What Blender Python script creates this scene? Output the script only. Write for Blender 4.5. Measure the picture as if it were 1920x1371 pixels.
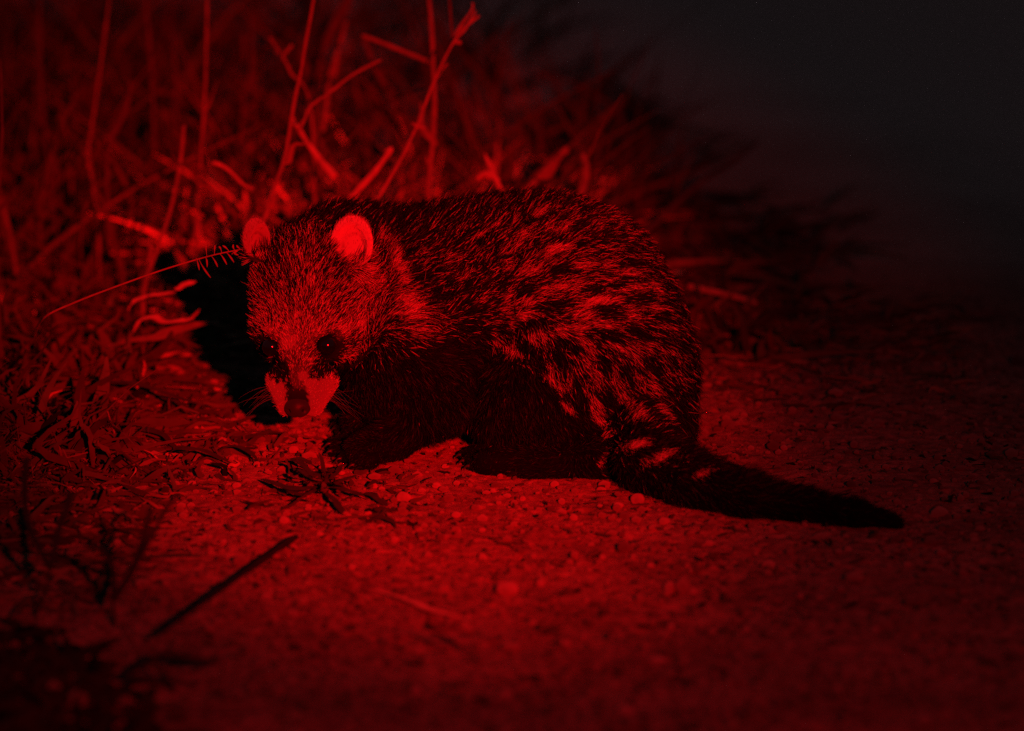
import bpy, math, random
import numpy as np
from mathutils import Vector

for _o in list(bpy.data.objects):
    bpy.data.objects.remove(_o)
S = bpy.context.scene
COL = S.collection
rng = np.random.default_rng(7)
random.seed(7)

# ------------------------------------------------------------------ camera
PITCH = math.radians(13.0)
FPX, W0, H0, D0 = 7700.0, 960.0, 685.5, 3.5       # focal length and centre in photograph pixels
PXM = FPX / D0                                    # photograph pixels per metre at the animal
RT = np.array([1.0, 0, 0]); UP = np.array([0, math.sin(PITCH), math.cos(PITCH)])
FW = np.array([0, math.cos(PITCH), -math.sin(PITCH)])
CAM = np.array([0.0, -3.39, 0.865])
cam_d = bpy.data.cameras.new('camera'); cam = bpy.data.objects.new('camera', cam_d); COL.objects.link(cam)
cam.location = CAM; cam.rotation_euler = (math.pi/2 - PITCH, 0, 0)
cam_d.sensor_width = 36; cam_d.lens = 36 * FPX / 1920.0
cam_d.clip_start = 0.05; cam_d.clip_end = 1000
cam_d.dof.use_dof = True; cam_d.dof.focus_distance = 3.46; cam_d.dof.aperture_fstop = 3.5
S.camera = cam

# ------------------------------------------------------------------ world: a moonless night, and the one red spotlight
world = bpy.data.worlds.new('World'); S.world = world; world.use_nodes = True
bg = world.node_tree.nodes['Background']
bg.inputs[0].default_value = (1.0, 0.90, 1.25, 1); bg.inputs[1].default_value = 0.015
S.view_settings.view_transform = 'Standard'; S.view_settings.look = 'None'
S.view_settings.exposure = 0; S.view_settings.gamma = 1
S.render.engine = 'CYCLES'
S.cycles.max_bounces = 5; S.cycles.diffuse_bounces = 2; S.cycles.glossy_bounces = 2; S.cycles.transparent_max_bounces = 8
S.cycles.use_denoising = False

def ray(u, v):
    return FW + RT * ((u - W0) / FPX) - UP * ((v - H0) / FPX)
def Q(u, v, w=0.0):                               # photo position u,v and nearness w (1/2200 m towards the camera)
    return CAM + ray(u, v) * (D0 - w / PXM)
def QZ(u, v, z=0.0):
    d = ray(u, v); return CAM + d * ((z - CAM[2]) / d[2])
def QY(u, v, y):
    d = ray(u, v); return CAM + d * ((y - CAM[1]) / d[1])
def pix(P):
    q = P - CAM; t = q @ FW
    return W0 + (q @ RT) / t * FPX, H0 - (q @ UP) / t * FPX

sp_d = bpy.data.lights.new('red_spotlight', 'SPOT'); sp = bpy.data.objects.new('red_spotlight', sp_d); COL.objects.link(sp)
sp.location = (0.58, -3.75, 1.13)
sp_d.energy = 1420; sp_d.color = (1.0, 0.0012, 0.002); sp_d.shadow_soft_size = 0.03
sp_d.spot_size = math.radians(12.5); sp_d.spot_blend = 1.0
_aim = Vector(Q(715, 455, 0)) - sp.location
sp.rotation_euler = _aim.to_track_quat('-Z', 'Y').to_euler()
# the weak spill around the torch's beam
sl_d = bpy.data.lights.new('red_spotlight_spill', 'SPOT'); sl = bpy.data.objects.new('red_spotlight_spill', sl_d); COL.objects.link(sl)
sl.location = sp.location; sl.rotation_euler = (Vector(Q(560, 930, 0)) - sp.location).to_track_quat('-Z', 'Y').to_euler()
sl_d.energy = 165; sl_d.color = (1.0, 0.002, 0.018); sl_d.shadow_soft_size = 0.03; sl_d.spot_size = math.radians(23); sl_d.spot_blend = 1.0

# ------------------------------------------------------------------ helpers
def tag(o, label=None, cat=None, group=None, kind=None):
    if label: o['label'] = label
    if cat: o['category'] = cat
    if group: o['group'] = group
    if kind: o['kind'] = kind
    return o

def mesh_obj(name, verts, faces, mat, parent=None, smooth=True, cols=None):
    me = bpy.data.meshes.new(name)
    verts = np.asarray(verts, dtype=np.float32)
    if isinstance(faces, np.ndarray):
        n, k = faces.shape
        me.vertices.add(len(verts)); me.vertices.foreach_set('co', verts.ravel())
        me.loops.add(n * k); me.loops.foreach_set('vertex_index', faces.astype(np.int32).ravel())
        me.polygons.add(n); me.polygons.foreach_set('loop_start', np.arange(0, n * k, k, dtype=np.int32))
        me.update(calc_edges=True)
    else:
        me.from_pydata([tuple(map(float, v)) for v in verts], [], faces); me.update()
    if smooth:
        me.polygons.foreach_set('use_smooth', np.ones(len(me.polygons), dtype=bool))
    if cols is not None:
        a = me.attributes.new('tint', 'FLOAT_COLOR', 'POINT')
        c = np.ones((len(verts), 4), np.float32); c[:, :3] = cols
        a.data.foreach_set('color', c.ravel())
    me.materials.append(mat)
    o = bpy.data.objects.new(name, me); COL.objects.link(o)
    if parent is not None: o.parent = parent
    return o

def material(name, base=(0.5, 0.4, 0.3), rough=0.85, spec=0.3, attr=False, noise=None, bump=None, big=None):
    m = bpy.data.materials.new(name); m.use_nodes = True
    nt = m.node_tree; N = nt.nodes; L = nt.links
    b = N['Principled BSDF']; b.inputs['Roughness'].default_value = rough
    b.inputs['Specular IOR Level'].default_value = spec
    b.inputs['Base Color'].default_value = (*base, 1)
    b.inputs['Diffuse Roughness'].default_value = 1.0
    src = None
    tc = N.new('ShaderNodeTexCoord')
    if attr:
        at = N.new('ShaderNodeAttribute'); at.attribute_name = 'tint'; src = at.outputs['Color']
    if noise:                                     # (scale, detail, low multiplier, high multiplier)
        n = N.new('ShaderNodeTexNoise'); n.inputs['Scale'].default_value = noise[0]; n.inputs['Detail'].default_value = noise[1]
        L.new(tc.outputs['Object'], n.inputs['Vector'])
        r = N.new('ShaderNodeMapRange'); r.inputs[1].default_value = 0.3; r.inputs[2].default_value = 0.7
        r.inputs[3].default_value = noise[2]; r.inputs[4].default_value = noise[3]
        L.new(n.outputs['Fac'], r.inputs[0])
        mx = N.new('ShaderNodeVectorMath'); mx.operation = 'SCALE'
        if src is not None: L.new(src, mx.inputs[0])
        else: mx.inputs[0].default_value = base
        L.new(r.outputs[0], mx.inputs['Scale']); src = mx.outputs[0]
        if big:
            n2 = N.new('ShaderNodeTexNoise'); n2.inputs['Scale'].default_value = big[0]; n2.inputs['Detail'].default_value = 4; L.new(tc.outputs['Object'], n2.inputs['Vector'])
            r2 = N.new('ShaderNodeMapRange'); r2.inputs[1].default_value = 0.35; r2.inputs[2].default_value = 0.65; r2.inputs[3].default_value = big[1]; r2.inputs[4].default_value = big[2]
            L.new(n2.outputs['Fac'], r2.inputs[0]); m2 = N.new('ShaderNodeVectorMath'); m2.operation = 'SCALE'; L.new(src, m2.inputs[0]); L.new(r2.outputs[0], m2.inputs['Scale']); src = m2.outputs[0]
    if src is not None: L.new(src, b.inputs['Base Color'])
    if bump:                                      # (scale, strength, distance)
        n = N.new('ShaderNodeTexNoise'); n.inputs['Scale'].default_value = bump[0]; n.inputs['Detail'].default_value = 5
        L.new(tc.outputs['Object'], n.inputs['Vector'])
        bp = N.new('ShaderNodeBump'); bp.inputs['Strength'].default_value = bump[1]; bp.inputs['Distance'].default_value = bump[2]
        L.new(n.outputs['Fac'], bp.inputs['Height']); L.new(bp.outputs[0], b.inputs['Normal'])
    return m

def hash2(i, j, s):
    h = (i.astype(np.int64) * 374761393 + j.astype(np.int64) * 668265263 + s * 1442695041) & 0x7fffffff
    h = (h ^ (h >> 13)) * 1274126177 & 0x7fffffff
    return ((h ^ (h >> 16)) & 0xffff) / 65535.0
def vnoise(x, y, s=0):
    i = np.floor(x).astype(np.int64); j = np.floor(y).astype(np.int64); fx = x - i; fy = y - j
    fx = fx * fx * (3 - 2 * fx); fy = fy * fy * (3 - 2 * fy)
    a = hash2(i, j, s); b = hash2(i + 1, j, s); c = hash2(i, j + 1, s); d = hash2(i + 1, j + 1, s)
    return (a * (1 - fx) + b * fx) * (1 - fy) + (c * (1 - fx) + d * fx) * fy
def fbm(x, y, s=0, o=4):
    r = 0; a = 0.5
    for k in range(o):
        r = r + a * vnoise(x * 2 ** k, y * 2 ** k, s + k); a *= 0.55
    return r
def noise3(P, f, s=0):
    return (vnoise(P[:, 0] * f, P[:, 1] * f + P[:, 2] * f * 0.7, s) + vnoise(P[:, 2] * f + 31, P[:, 0] * f * 0.7 - P[:, 1] * f, s + 9)) / 2

# ------------------------------------------------------------------ ground
def ground_h(x, y):
    near = np.exp(-((x / 0.9) ** 2 + (y / 1.6) ** 2))
    h = 0.010 * (fbm(x * 5 + 3, y * 5, 1, 3) - 0.45)
    h = h + 0.0030 * (fbm(x * 30, y * 22, 11, 4) - 0.45) * near
    c = vnoise(x * 150, y * 150, 21); c2 = vnoise(x * 90 + 5, y * 90, 25)
    h = h + near * (0.0011 * np.abs(c - 0.5) * 2 + 0.0022 * np.clip(c2 - 0.66, 0, 1) * 2.5)
    pit = np.clip(0.20 - vnoise(x * 150 + 9, y * 80, 31), 0, 1) * (vnoise(x * 23, y * 17, 35) > 0.42)
    crk = np.clip(0.035 - np.abs(vnoise(x * 70 + 3 * vnoise(x * 160, y * 120, 50), y * 48, 51) - 0.5), 0, 1) * np.clip(vnoise(x * 45, y * 30, 52) - 0.6, 0, 0.2) * 5
    h = h - near * (pit * 0.030 + crk * 0.14)
    lump = np.clip(vnoise(x * 55 + 2, y * 40, 61) - 0.55, 0, 1); h = h + near * lump * 0.006
    flat = np.exp(-(((x + 0.02) / 0.35) ** 2 + (y / 0.16) ** 2) ** 2)
    return h * (1 - 0.55 * flat) - 0.001 * flat

def axis(lo, hi, step, far_lo, far_hi, g=1.16):
    a = list(np.arange(lo, hi + 1e-9, step)); s = step
    while a[-1] < far_hi: s *= g; a.append(a[-1] + s)
    b = []; s = step; x = lo
    while x > far_lo: s *= g; x -= s; b.append(x)
    return np.array(b[::-1] + a)
gx = axis(-0.50, 0.52, 0.0015, -150, 150, 1.05); gy = axis(-0.50, 0.42, 0.0020, -30, 400, 1.035)
X, Y = np.meshgrid(gx, gy); Z = ground_h(X, Y)
gv = np.stack([X.ravel(), Y.ravel(), Z.ravel()], 1)
ny, nx = X.shape; idx = np.arange(nx * ny).reshape(ny, nx)
gf = np.stack([idx[:-1, :-1].ravel(), idx[:-1, 1:].ravel(), idx[1:, 1:].ravel(), idx[1:, :-1].ravel()], 1)
m_ground = material('dusty_soil', (0.262, 0.145, 0.105), 1.0, 0.0, noise=(110, 10, 0.45, 1.2), big=(11, 0.72, 1.12), bump=(650, 0.9, 0.0022))
_nt = m_ground.node_tree; _N = _nt.nodes; _L = _nt.links      # far ground painted paler grey so the unlit distance reads charcoal
_tc = _N.new('ShaderNodeTexCoord'); _sx = _N.new('ShaderNodeSeparateXYZ'); _L.new(_tc.outputs['Object'], _sx.inputs[0])
_ad = _N.new('ShaderNodeMath'); _ad.operation = 'MULTIPLY_ADD'; _ad.inputs[1].default_value = 1.1; _L.new(_sx.outputs['X'], _ad.inputs[0]); _L.new(_sx.outputs['Y'], _ad.inputs[2])
_nn = _N.new('ShaderNodeTexNoise'); _nn.inputs['Scale'].default_value = 2.5; _nn.inputs['Detail'].default_value = 6; _L.new(_tc.outputs['Object'], _nn.inputs['Vector'])
_a2 = _N.new('ShaderNodeMath'); _a2.operation = 'MULTIPLY_ADD'; _a2.inputs[1].default_value = 1.6; _L.new(_nn.outputs['Fac'], _a2.inputs[0]); _L.new(_ad.outputs[0], _a2.inputs[2])
_mr = _N.new('ShaderNodeMapRange'); _mr.inputs[1].default_value = 1.7; _mr.inputs[2].default_value = 3.2; _L.new(_a2.outputs[0], _mr.inputs[0])
_mx = _N.new('ShaderNodeMix'); _mx.data_type = 'RGBA'; _L.new(_mr.outputs[0], _mx.inputs[0])
_b = _N['Principled BSDF']; _old = _b.inputs['Base Color'].links[0].from_socket
_L.new(_old, _mx.inputs[6]); _mx.inputs[7].default_value = (0.62, 0.50, 0.40, 1); _L.new(_mx.outputs[2], _b.inputs['Base Color'])
ground = mesh_obj('ground', gv, gf, m_ground); tag(ground, kind='structure')
ground['label'] = 'pale dusty gravelly soil under the animal'; ground['category'] = 'ground'

# ------------------------------------------------------------------ the civet: one smooth-blended volume
AX = []                                            # list of primitives
def to_m(px): return px / PXM
def frame(right, fwd):                             # orthonormal frame from camera-space vectors (right, down, near)
    def cv(a): return RT * a[0] - UP * a[1] - FW * a[2]
    f = cv(fwd); f /= np.linalg.norm(f); r = cv(right); r = r - f * (r @ f); r /= np.linalg.norm(r)
    return np.stack([r, f, np.cross(r, f)])       # rows: right, forward, up
def ell(c, rad, k=14, R=None, sub=False):
    AX.append(('e', np.asarray(c), np.array(rad, float) / PXM, None, k / PXM, R if R is not None else np.stack([RT, -UP, -FW]), sub))
def cone(a, ra, b, rb, k=14):
    AX.append(('c', np.asarray(a), ra / PXM, (np.asarray(b), rb / PXM), k / PXM, None, False))
def chain(pts, k=14):
    for (a, ra), (b, rb) in zip(pts[:-1], pts[1:]): cone(a, ra, b, rb, k)

# torso
ell(Q(940, 565, -90), (290, 186, 140), 60)
ell(Q(1062, 585, -80), (190, 204, 150), 60)
ell(Q(1132, 700, -60), (172, 190, 150), 60)
ell(Q(735, 560, -110), (160, 150, 120), 60)
ell(Q(640, 500, -110), (105, 105, 90), 60)        # neck
ell(Q(760, 690, -40), (110, 110, 95), 50)
ell(Q(900, 720, -70), (170, 90, 110), 50)
ell(Q(958, 795, 5), (72, 50, 60), 30)
# near hind leg
ell(Q(1075, 700, 30), (130, 140, 85), 40)
ell(Q(1220, 800, -40), (75, 70, 90), 40)
cone(Q(980, 740, 50), 70, Q(1110, 845, 60), 42, 30)
foot = [(QZ(1125, 868, 0.013), 28), (QZ(1000, 870, 0.012), 27), (QZ(915, 866, 0.011), 26)]
chain(foot, 16)
cone(Q(1110, 820, 60), 45, QZ(1125, 866, 0.014), 28, 20)
for k, (u, v) in enumerate([(888, 872), (878, 862), (872, 853), (882, 846)]):
    cone(QZ(u + 25, v, 0.009), 15, QZ(u, v, 0.006), 12, 6)
# far hind leg
cone(Q(1010, 740, -150), 60, Q(1080, 800, -160), 40, 30)
chain([(QZ(1130, 830, 0.012), 26), (QZ(960, 828, 0.011), 24)], 16)
# near foreleg
chain([(Q(745, 650, 20), 75), (Q(820, 765, 30), 50), (QZ(735, 826, 0.018), 34), (QZ(680, 848, 0.013), 31)], 22)
for (u, v) in [(668, 868), (648, 858), (630, 845), (628, 832)]:
    cone(QZ(u + 28, v - 6, 0.011), 17, QZ(u, v, 0.007), 13, 6)
# far foreleg
chain([(Q(700, 660, -110), 65), (Q(770, 755, -120), 42), (QZ(720, 800, 0.016), 30), (QZ(668, 806, 0.012), 27)], 22)
for (u, v) in [(650, 815), (640, 806), (636, 797)]:
    cone(QZ(u + 24, v - 3, 0.011), 15, QZ(u, v, 0.008), 12, 6)
# tail
tail = [(Q(1180, 790, -20), 70), (QZ(1220, 862, 0.026), 56), (QZ(1300, 900, 0.021), 44), (QZ(1400, 930, 0.016), 36), (QZ(1500, 948, 0.012), 26),
        (QZ(1600, 965, 0.009), 19), (QZ(1668, 977, 0.006), 11)]
chain(tail, 14)
# head
HC = Q(576, 531, 30)
HF = frame((0.99, 0.02, 0.22), (-0.07, 0.88, 0.47))
def H(s, f, u): return HC + (HF[0] * s + HF[1] * f + HF[2] * u * -1) / PXM
# make sure 'up' of the head looks at the camera
if HF[2] @ FW < 0: 
    def H(s, f, u): return HC + (HF[0] * s + HF[1] * f + HF[2] * u) / PXM
HUP = (H(0, 0, 1) - HC) * PXM
ell(H(0, -5, -5), (98, 108, 88), 40, HF)
ell(H(0, 70, -8), (80, 80, 70), 30, HF)
ell(H(-52, 80, -40), (45, 62, 50), 24, HF); ell(H(52, 80, -40), (48, 62, 50), 24, HF)
cone(H(0, 105, -6), 56, H(0, 212, -22), 31, 22)
cone(H(-36, 190, -36), 31, H(-22, 236, -38), 22, 10); cone(H(36, 190, -36), 32, H(23, 236, -38), 23, 10)
cone(H(0, 150, -58), 32, H(0, 226, -64), 17, 12)
ell(H(-42, 112, 26), (22, 24, 20), 14, HF); ell(H(42, 112, 26), (22, 24, 20), 14, HF)
cone(H(0, 222, -22), 21, H(0, 250, -26), 17, 8)
EYE = [H(-53, 138, 7), H(53, 138, 7)]
for e in EYE:                                     # sockets
    AX.append(('e', e + (HUP * 5) / PXM, np.array([19, 19, 19.]) / PXM, None, 6 / PXM, HF, True))
# ears: shallow cups
def ear(cuv, w, rw, rh, tilt, turn):
    c = Q(*cuv, w)
    rgt = RT * math.cos(turn) - FW * -math.sin(turn)
    up_ = UP * math.cos(tilt) + rgt * math.sin(tilt); rg = rgt * math.cos(tilt) - UP * math.sin(tilt)
    rg = rg - up_ * (rg @ up_); rg /= np.linalg.norm(rg); nrm = np.cross(rg, up_)
    if nrm @ FW > 0: nrm = -nrm                   # faces the camera
    R = np.stack([rg, up_, nrm])
    AX.append(('e', c, np.array([rw, rh, 20.]) / PXM, None, 12 / PXM, R, False))
    AX.append(('e', c + (nrm * 15 - up_ * 8 + rg * 3) / PXM, np.array([rw * 0.80, rh * 0.80, 24.]) / PXM, None, 3 / PXM, R, True))
    return c, R
EARR = ear((659, 458), 72, 43, 54, math.radians(4), math.radians(-22))
EARL = ear((481, 450), 62, 29, 42, math.radians(-6), math.radians(38))

GS = 0.0022
lo = np.array([1e9] * 3); hi = -lo
for p in AX:
    r = np.max(p[2]); pts = [p[1]]
    if p[0] == 'c': pts.append(p[3][0]); r = max(p[2], p[3][1])
    for q in pts: lo = np.minimum(lo, q - r); hi = np.maximum(hi, q + r)
lo -= 0.012; hi += 0.012
dims = np.ceil((hi - lo) / GS).astype(int)
ax_ = [(lo[i] + GS * np.arange(dims[i])).astype(np.float32) for i in range(3)]
F = np.full(dims, 0.05, np.float32)
for kind, c, r, b, k, R, sub in AX:
    rr = float(np.max(r)); pts = [c]
    if kind == 'c': pts.append(b[0]); rr = max(rr, b[1])
    l = np.min(pts, 0) - rr - k - 0.014; h = np.max(pts, 0) + rr + k + 0.014
    i0 = np.clip(((l - lo) / GS).astype(int), 0, dims); i1 = np.clip(((h - lo) / GS).astype(int) + 1, 0, dims)
    sl = tuple(slice(a, z) for a, z in zip(i0, i1))
    gx_, gy_, gz_ = np.meshgrid(*[ax_[i][sl[i]] for i in range(3)], indexing='ij')
    P = np.stack([gx_, gy_, gz_], -1).astype(np.float32)
    if kind == 'e':
        q = (P - c.astype(np.float32)) @ R.T.astype(np.float32)
        k0 = np.linalg.norm(q / r, axis=-1); k1 = np.linalg.norm(q / (r * r), axis=-1) + 1e-9
        d = k0 * (k0 - 1) / k1; d = np.where(k0 < 1e-4, -np.min(r), d)
    else:
        ba = (b[0] - c); L2 = float(ba @ ba)
        hh = np.clip(((P - c) @ ba) / L2, 0, 1)
        d = np.linalg.norm(P - c - hh[..., None] * ba, axis=-1) - (r * (1 - hh) + b[1] * hh)
    A = F[sl]
    if sub:
        e = np.clip(k - np.abs(A + d), 0, None) / k
        F[sl] = np.maximum(A, -d) + e * e * k * 0.25
    else:
        e = np.clip(k - np.abs(A - d), 0, None) / k
        F[sl] = np.minimum(A, d) - e * e * k * 0.25

def surface_nets(F, lo, gs):
    ins = F < 0
    cnt = np.zeros(tuple(np.array(F.shape) - 1), np.int16); acc = np.zeros(cnt.shape + (3,), np.float32)
    n = cnt.shape
    for a in range(3):
        o = [i for i in range(3) if i != a]
        for da in (0, 1):
            for db in (0, 1):
                s0 = [None] * 3; s1 = [None] * 3
                s0[a] = slice(0, n[a]); s1[a] = slice(1, n[a] + 1)
                s0[o[0]] = s1[o[0]] = slice(da, da + n[o[0]]); s0[o[1]] = s1[o[1]] = slice(db, db + n[o[1]])
                s0 = tuple(s0); s1 = tuple(s1)
                w = np.nonzero(ins[s0] != ins[s1])
                f0 = F[s0][w]; f1 = F[s1][w]; t = f0 / (f0 - f1)
                p = np.zeros((len(t), 3), np.float32); p[:, a] = t; p[:, o[0]] = da; p[:, o[1]] = db
                acc[w] += p; cnt[w] += 1
    act = cnt > 0; ids = np.full(n, -1, np.int64); ids[act] = np.arange(act.sum())
    cell = np.argwhere(act)
    V = (cell + acc[act] / cnt[act][:, None]) * gs + lo
    quads = []
    for a in range(3):
        o = [(a + 1) % 3, (a + 2) % 3]
        s0 = [slice(1, n[i]) for i in range(3)]; s1 = list(s0)
        s0[a] = slice(0, n[a]); s1[a] = slice(1, n[a] + 1)
        A_ = ins[tuple(s0)]; B_ = ins[tuple(s1)]
        w = np.argwhere(A_ != B_); 
        off = np.array([1, 1, 1]); off[a] = 0; w2 = w + off
        fl = A_[tuple(w.T)]
        def g(d1, d2):
            q = w2.copy(); q[:, o[0]] -= d1; q[:, o[1]] -= d2; return ids[tuple(q.T)]
        q = np.stack([g(1, 1), g(0, 1), g(0, 0), g(1, 0)], 1)
        q[~fl] = q[~fl][:, ::-1]
        quads.append(q)
    return V, np.concatenate(quads)
BV, BF = surface_nets(F, lo, GS)

# ---- coat pattern, read at positions on the animal (u, v are camera pixel coordinates, passed straight through the body)
def sm(x, a, b):
    t = np.clip((x - a) / (b - a), 0, 1); return t * t * (3 - 2 * t)
def gauss(u, v, cu, cv, ru, rv, ang=0):
    c, s = math.cos(math.radians(ang)), math.sin(math.radians(ang))
    du = u - cu; dv = v - cv
    return np.exp(-(((du * c + dv * s) / ru) ** 2 + ((-du * s + dv * c) / rv) ** 2))
SPOTS = [(969,452,34,13,-40),(1053,430,22,11,-20),(1005,500,34,15,-15),(1043,468,34,10,-20),(1085,499,26,9,5),(956,494,18,10,-30),
 (1030,542,30,10,-15),(1071,539,24,11,0),(947,575,9,34,10),(995,568,24,10,-15),(984,592,22,10,-20),(1117,565,40,9,-5),(1088,588,18,12,40),
 (1130,607,28,12,20),(1178,590,26,10,5),(1181,539,34,9,-5),(1133,497,20,9,-5),(1171,510,26,8,5),(1220,574,30,9,8),(1059,618,34,10,-12),
 (1010,632,24,13,-10),(960,654,18,14,20),(1107,654,32,10,45),(1159,648,34,9,35),(1202,654,26,9,30),(1037,709,40,10,60),(1110,699,32,12,58),
 (1155,714,34,10,58),(1200,715,26,9,50),(1173,748,28,11,50),(1114,760,34,12,52),(1074,724,20,9,35),(1064,762,24,8,40),(1190,772,24,13,55),
 (1229,725,24,8,45),(1239,767,26,8,40),(1255,661,26,7,25),(1120,785,22,13,45),(1144,812,14,8,-20),(1188,834,26,10,-15),(1232,858,28,12,-22),(1316,886,17,6,-25),
 (1128,864,20,7,-50),(900,440,16,7,-45),(930,420,18,7,-45),(1010,400,20,7,-35),(1100,455,20,7,-10),(870,520,16,8,-40),(905,560,16,8,-35),(850,480,16,7,-40),
 (1250,610,20,7,10),(1265,700,16,6,30),(930,640,8,20,0),(1225,540,18,6,15)]
BLOT = [(985,545,28,13,-20),(1053,504,30,12,-15),(1037,573,36,12,-10),(1000,606,32,11,-15),(1143,586,34,12,10),(1110,542,26,9,0),(1069,648,30,12,25),(1052,675,24,11,50),
 (1175,700,30,12,55),(1085,738,30,12,50),(1147,752,32,13,55),(1143,630,30,11,20),(1197,562,28,10,5),(1130,680,30,11,55),(1213,752,26,11,50),(1100,455,30,11,-15),(1080,425,26,10,-30),(1150,535,22,8,0),
 (1200,625,26,10,20),(1228,690,22,9,40),(985,650,26,13,40),(1010,680,26,14,60),(1012,455,22,9,-40),(985,480,20,9,-40),(1240,600,22,9,15),(1195,495,24,9,5)]
def coat(P, hd=None):
    u, v = pix(P)
    q = (P - HC) * PXM; hs = q @ HF[0]; hf = q @ HF[1]; hu = q @ (HUP / np.linalg.norm(HUP))
    head = sm(hf, -95, -60) * (1 - sm(np.hypot(hs * 0.9, hu * np.where(hu < 0, 0.85, 0.6)), 112 - 20 * sm(hf, 80, 160), 145 - 40 * sm(hf, 80, 160))) * (u < 745) * (hf < 275)
    lt = np.full(len(P), 0.055)
    sp_ = np.zeros(len(P))
    for (cu, cv, ru, rv, a) in SPOTS: sp_ = np.maximum(sp_, gauss(u, v, cu, cv, ru * 1.15, rv * 1.0, a))
    sp_ = sm(sp_, 0.08, 0.95) * (0.15 + 1.35 * noise3(P, 150, 41)) * (1 + 0.7 * (u > 1150) * (v > 820))
    lt = lt * 0.3 + sp_ * 0.72 * (1 - 0.45 * (1 - sm(u, 900, 1000)))
    bl_ = np.zeros(len(P))
    for (cu, cv, ru, rv, a) in BLOT: bl_ = np.maximum(bl_, gauss(u, v, cu, cv, ru * 1.05, rv * 1.1, a))
    lt = (lt + 0.27 * gauss(u, v, 1105, 600, 145, 185) ** 0.8 * (v < 800)) * (1 - 0.95 * sm(bl_, 0.25, 0.7)) + 0.10 * gauss(u, v, 880, 480, 120, 90)
    # belly, legs and tail black
    lt = np.where((v > 640 + np.clip((u - 900) * 0.6, 0, 200)) & (u < 1130) & (u > 600), lt * (sp_ > 0.35), lt)
    lt = np.where((u > 1290) & (v > 840), lt * 0.0 + sp_ * 0.6, lt)
    # pale neck band
    ruff = np.maximum(gauss(u, v, 742, 495, 15, 60, -22), 1.25 * gauss(u, v, 768, 572, 24, 36, -20))
    ruff = np.maximum(ruff, 0.8 * gauss(u, v, 722, 450, 12, 22, -20))
    ruff2 = 0.35 * gauss(u, v, 790, 625, 40, 18, -15) + 0.22 * gauss(u, v, 810, 590, 40, 30) + 0.25 * gauss(u, v, 700, 600, 50, 50)
    lt = np.where(head < 0.5, np.maximum(lt, 0.80 * ruff + ruff2), lt)
    lt = np.where((head < .5) & (u < 735) & (v < 420), 0.03, lt)
    # head
    mid = np.abs(hs)
    h = 0.30 + 0.5 * sm(v, 540, 640) - 0.18 * gauss(u, v, 640, 500, 30, 40) - 0.2 * gauss(u, v, 520, 500, 30, 30)
    h = h * (0.4 + 0.6 * sm(v, 385, 430))
    h = np.where((u < 545) & (v < 430), 0.04, h)
    h = np.maximum(h, 0.95 * gauss(u, v, 682, 515, 46, 17, 40))          # pale hair below the ear
    h = np.maximum(h, 0.7 * gauss(u, v, 478, 497, 24, 16, -20))
    # bright forehead narrowing to a blaze between the eyes
    n1 = noise3(P, 260, 71) - 0.5; vf = v - 4
    vb = np.interp(u, [452, 475, 500, 525, 541, 552, 572, 583, 600, 640, 690, 720], [568, 610, 634, 655, 690, 740, 740, 686, 654, 630, 612, 594])
    above = sm(vb + 26 * n1 - vf, -9, 9)
    top = 0.17 + 0.16 * sm(v, 440, 540) + 0.34 * sm(v, 550, 620) + 0.34 * sm(v, 600, 640) - 0.24 * gauss(u, v, 638, 505, 26, 46, -12) - 0.20 * gauss(u, v, 515, 505, 24, 40, 12) + 0.16 * gauss(u, v, 580, 440, 22, 50)
    top = top * (0.35 + 0.65 * sm(v, 395, 440)) * (1 - 0.35 * sm(u, 690, 715)) * (0.75 + 0.9 * (noise3(P, 70, 77) - 0.2) * 0.8)
    top = np.where((u < 545) & (v < 430), 0.04, top)
    cheek = 0.34 * gauss(u, v, 690, 640, 46, 50, 30) + 0.30 * gauss(u, v, 656, 692, 28, 32) + 0.06
    h = top * above + cheek * (1 - above)
    h = np.maximum(h, 0.95 * gauss(u, v, 676, 512, 48, 17, 40))
    h = np.maximum(h, 0.7 * gauss(u, v, 478, 497, 24, 16, -20))
    eyed = np.minimum(np.linalg.norm(P - EYE[0], axis=1), np.linalg.norm(P - EYE[1], axis=1)) * PXM
    h = h * sm(eyed, 18, 34 + 16 * n1)
    h = h * (1 - 0.92 * gauss(u, v, 604, 690, 17, 26, 0)) * (1 - 0.9 * gauss(u, v, 512, 690, 26, 30))
    n2 = noise3(P, 700, 83) - 0.5
    edge = 216 - 0.36 * mid + 14 * n1 + 22 * n2
    wm = sm(hf, edge - 5, edge + 4) * (mid > 18 + 10 * n1 + 14 * n2)
    strip = sm(hf, 219, 232) * (mid <= 18 + 10 * n1 + 14 * n2)
    h = np.where(wm > 0.4, 1.25, h); h = np.where(strip > 0.5, 0.16 + 0.34 * (1 - sm(hf, 214, 240)), h)
    lt = lt * (1 - head) + h * head
    return np.clip(lt, 0, 1.3), head, hs, hf, hu, u, v

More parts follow.
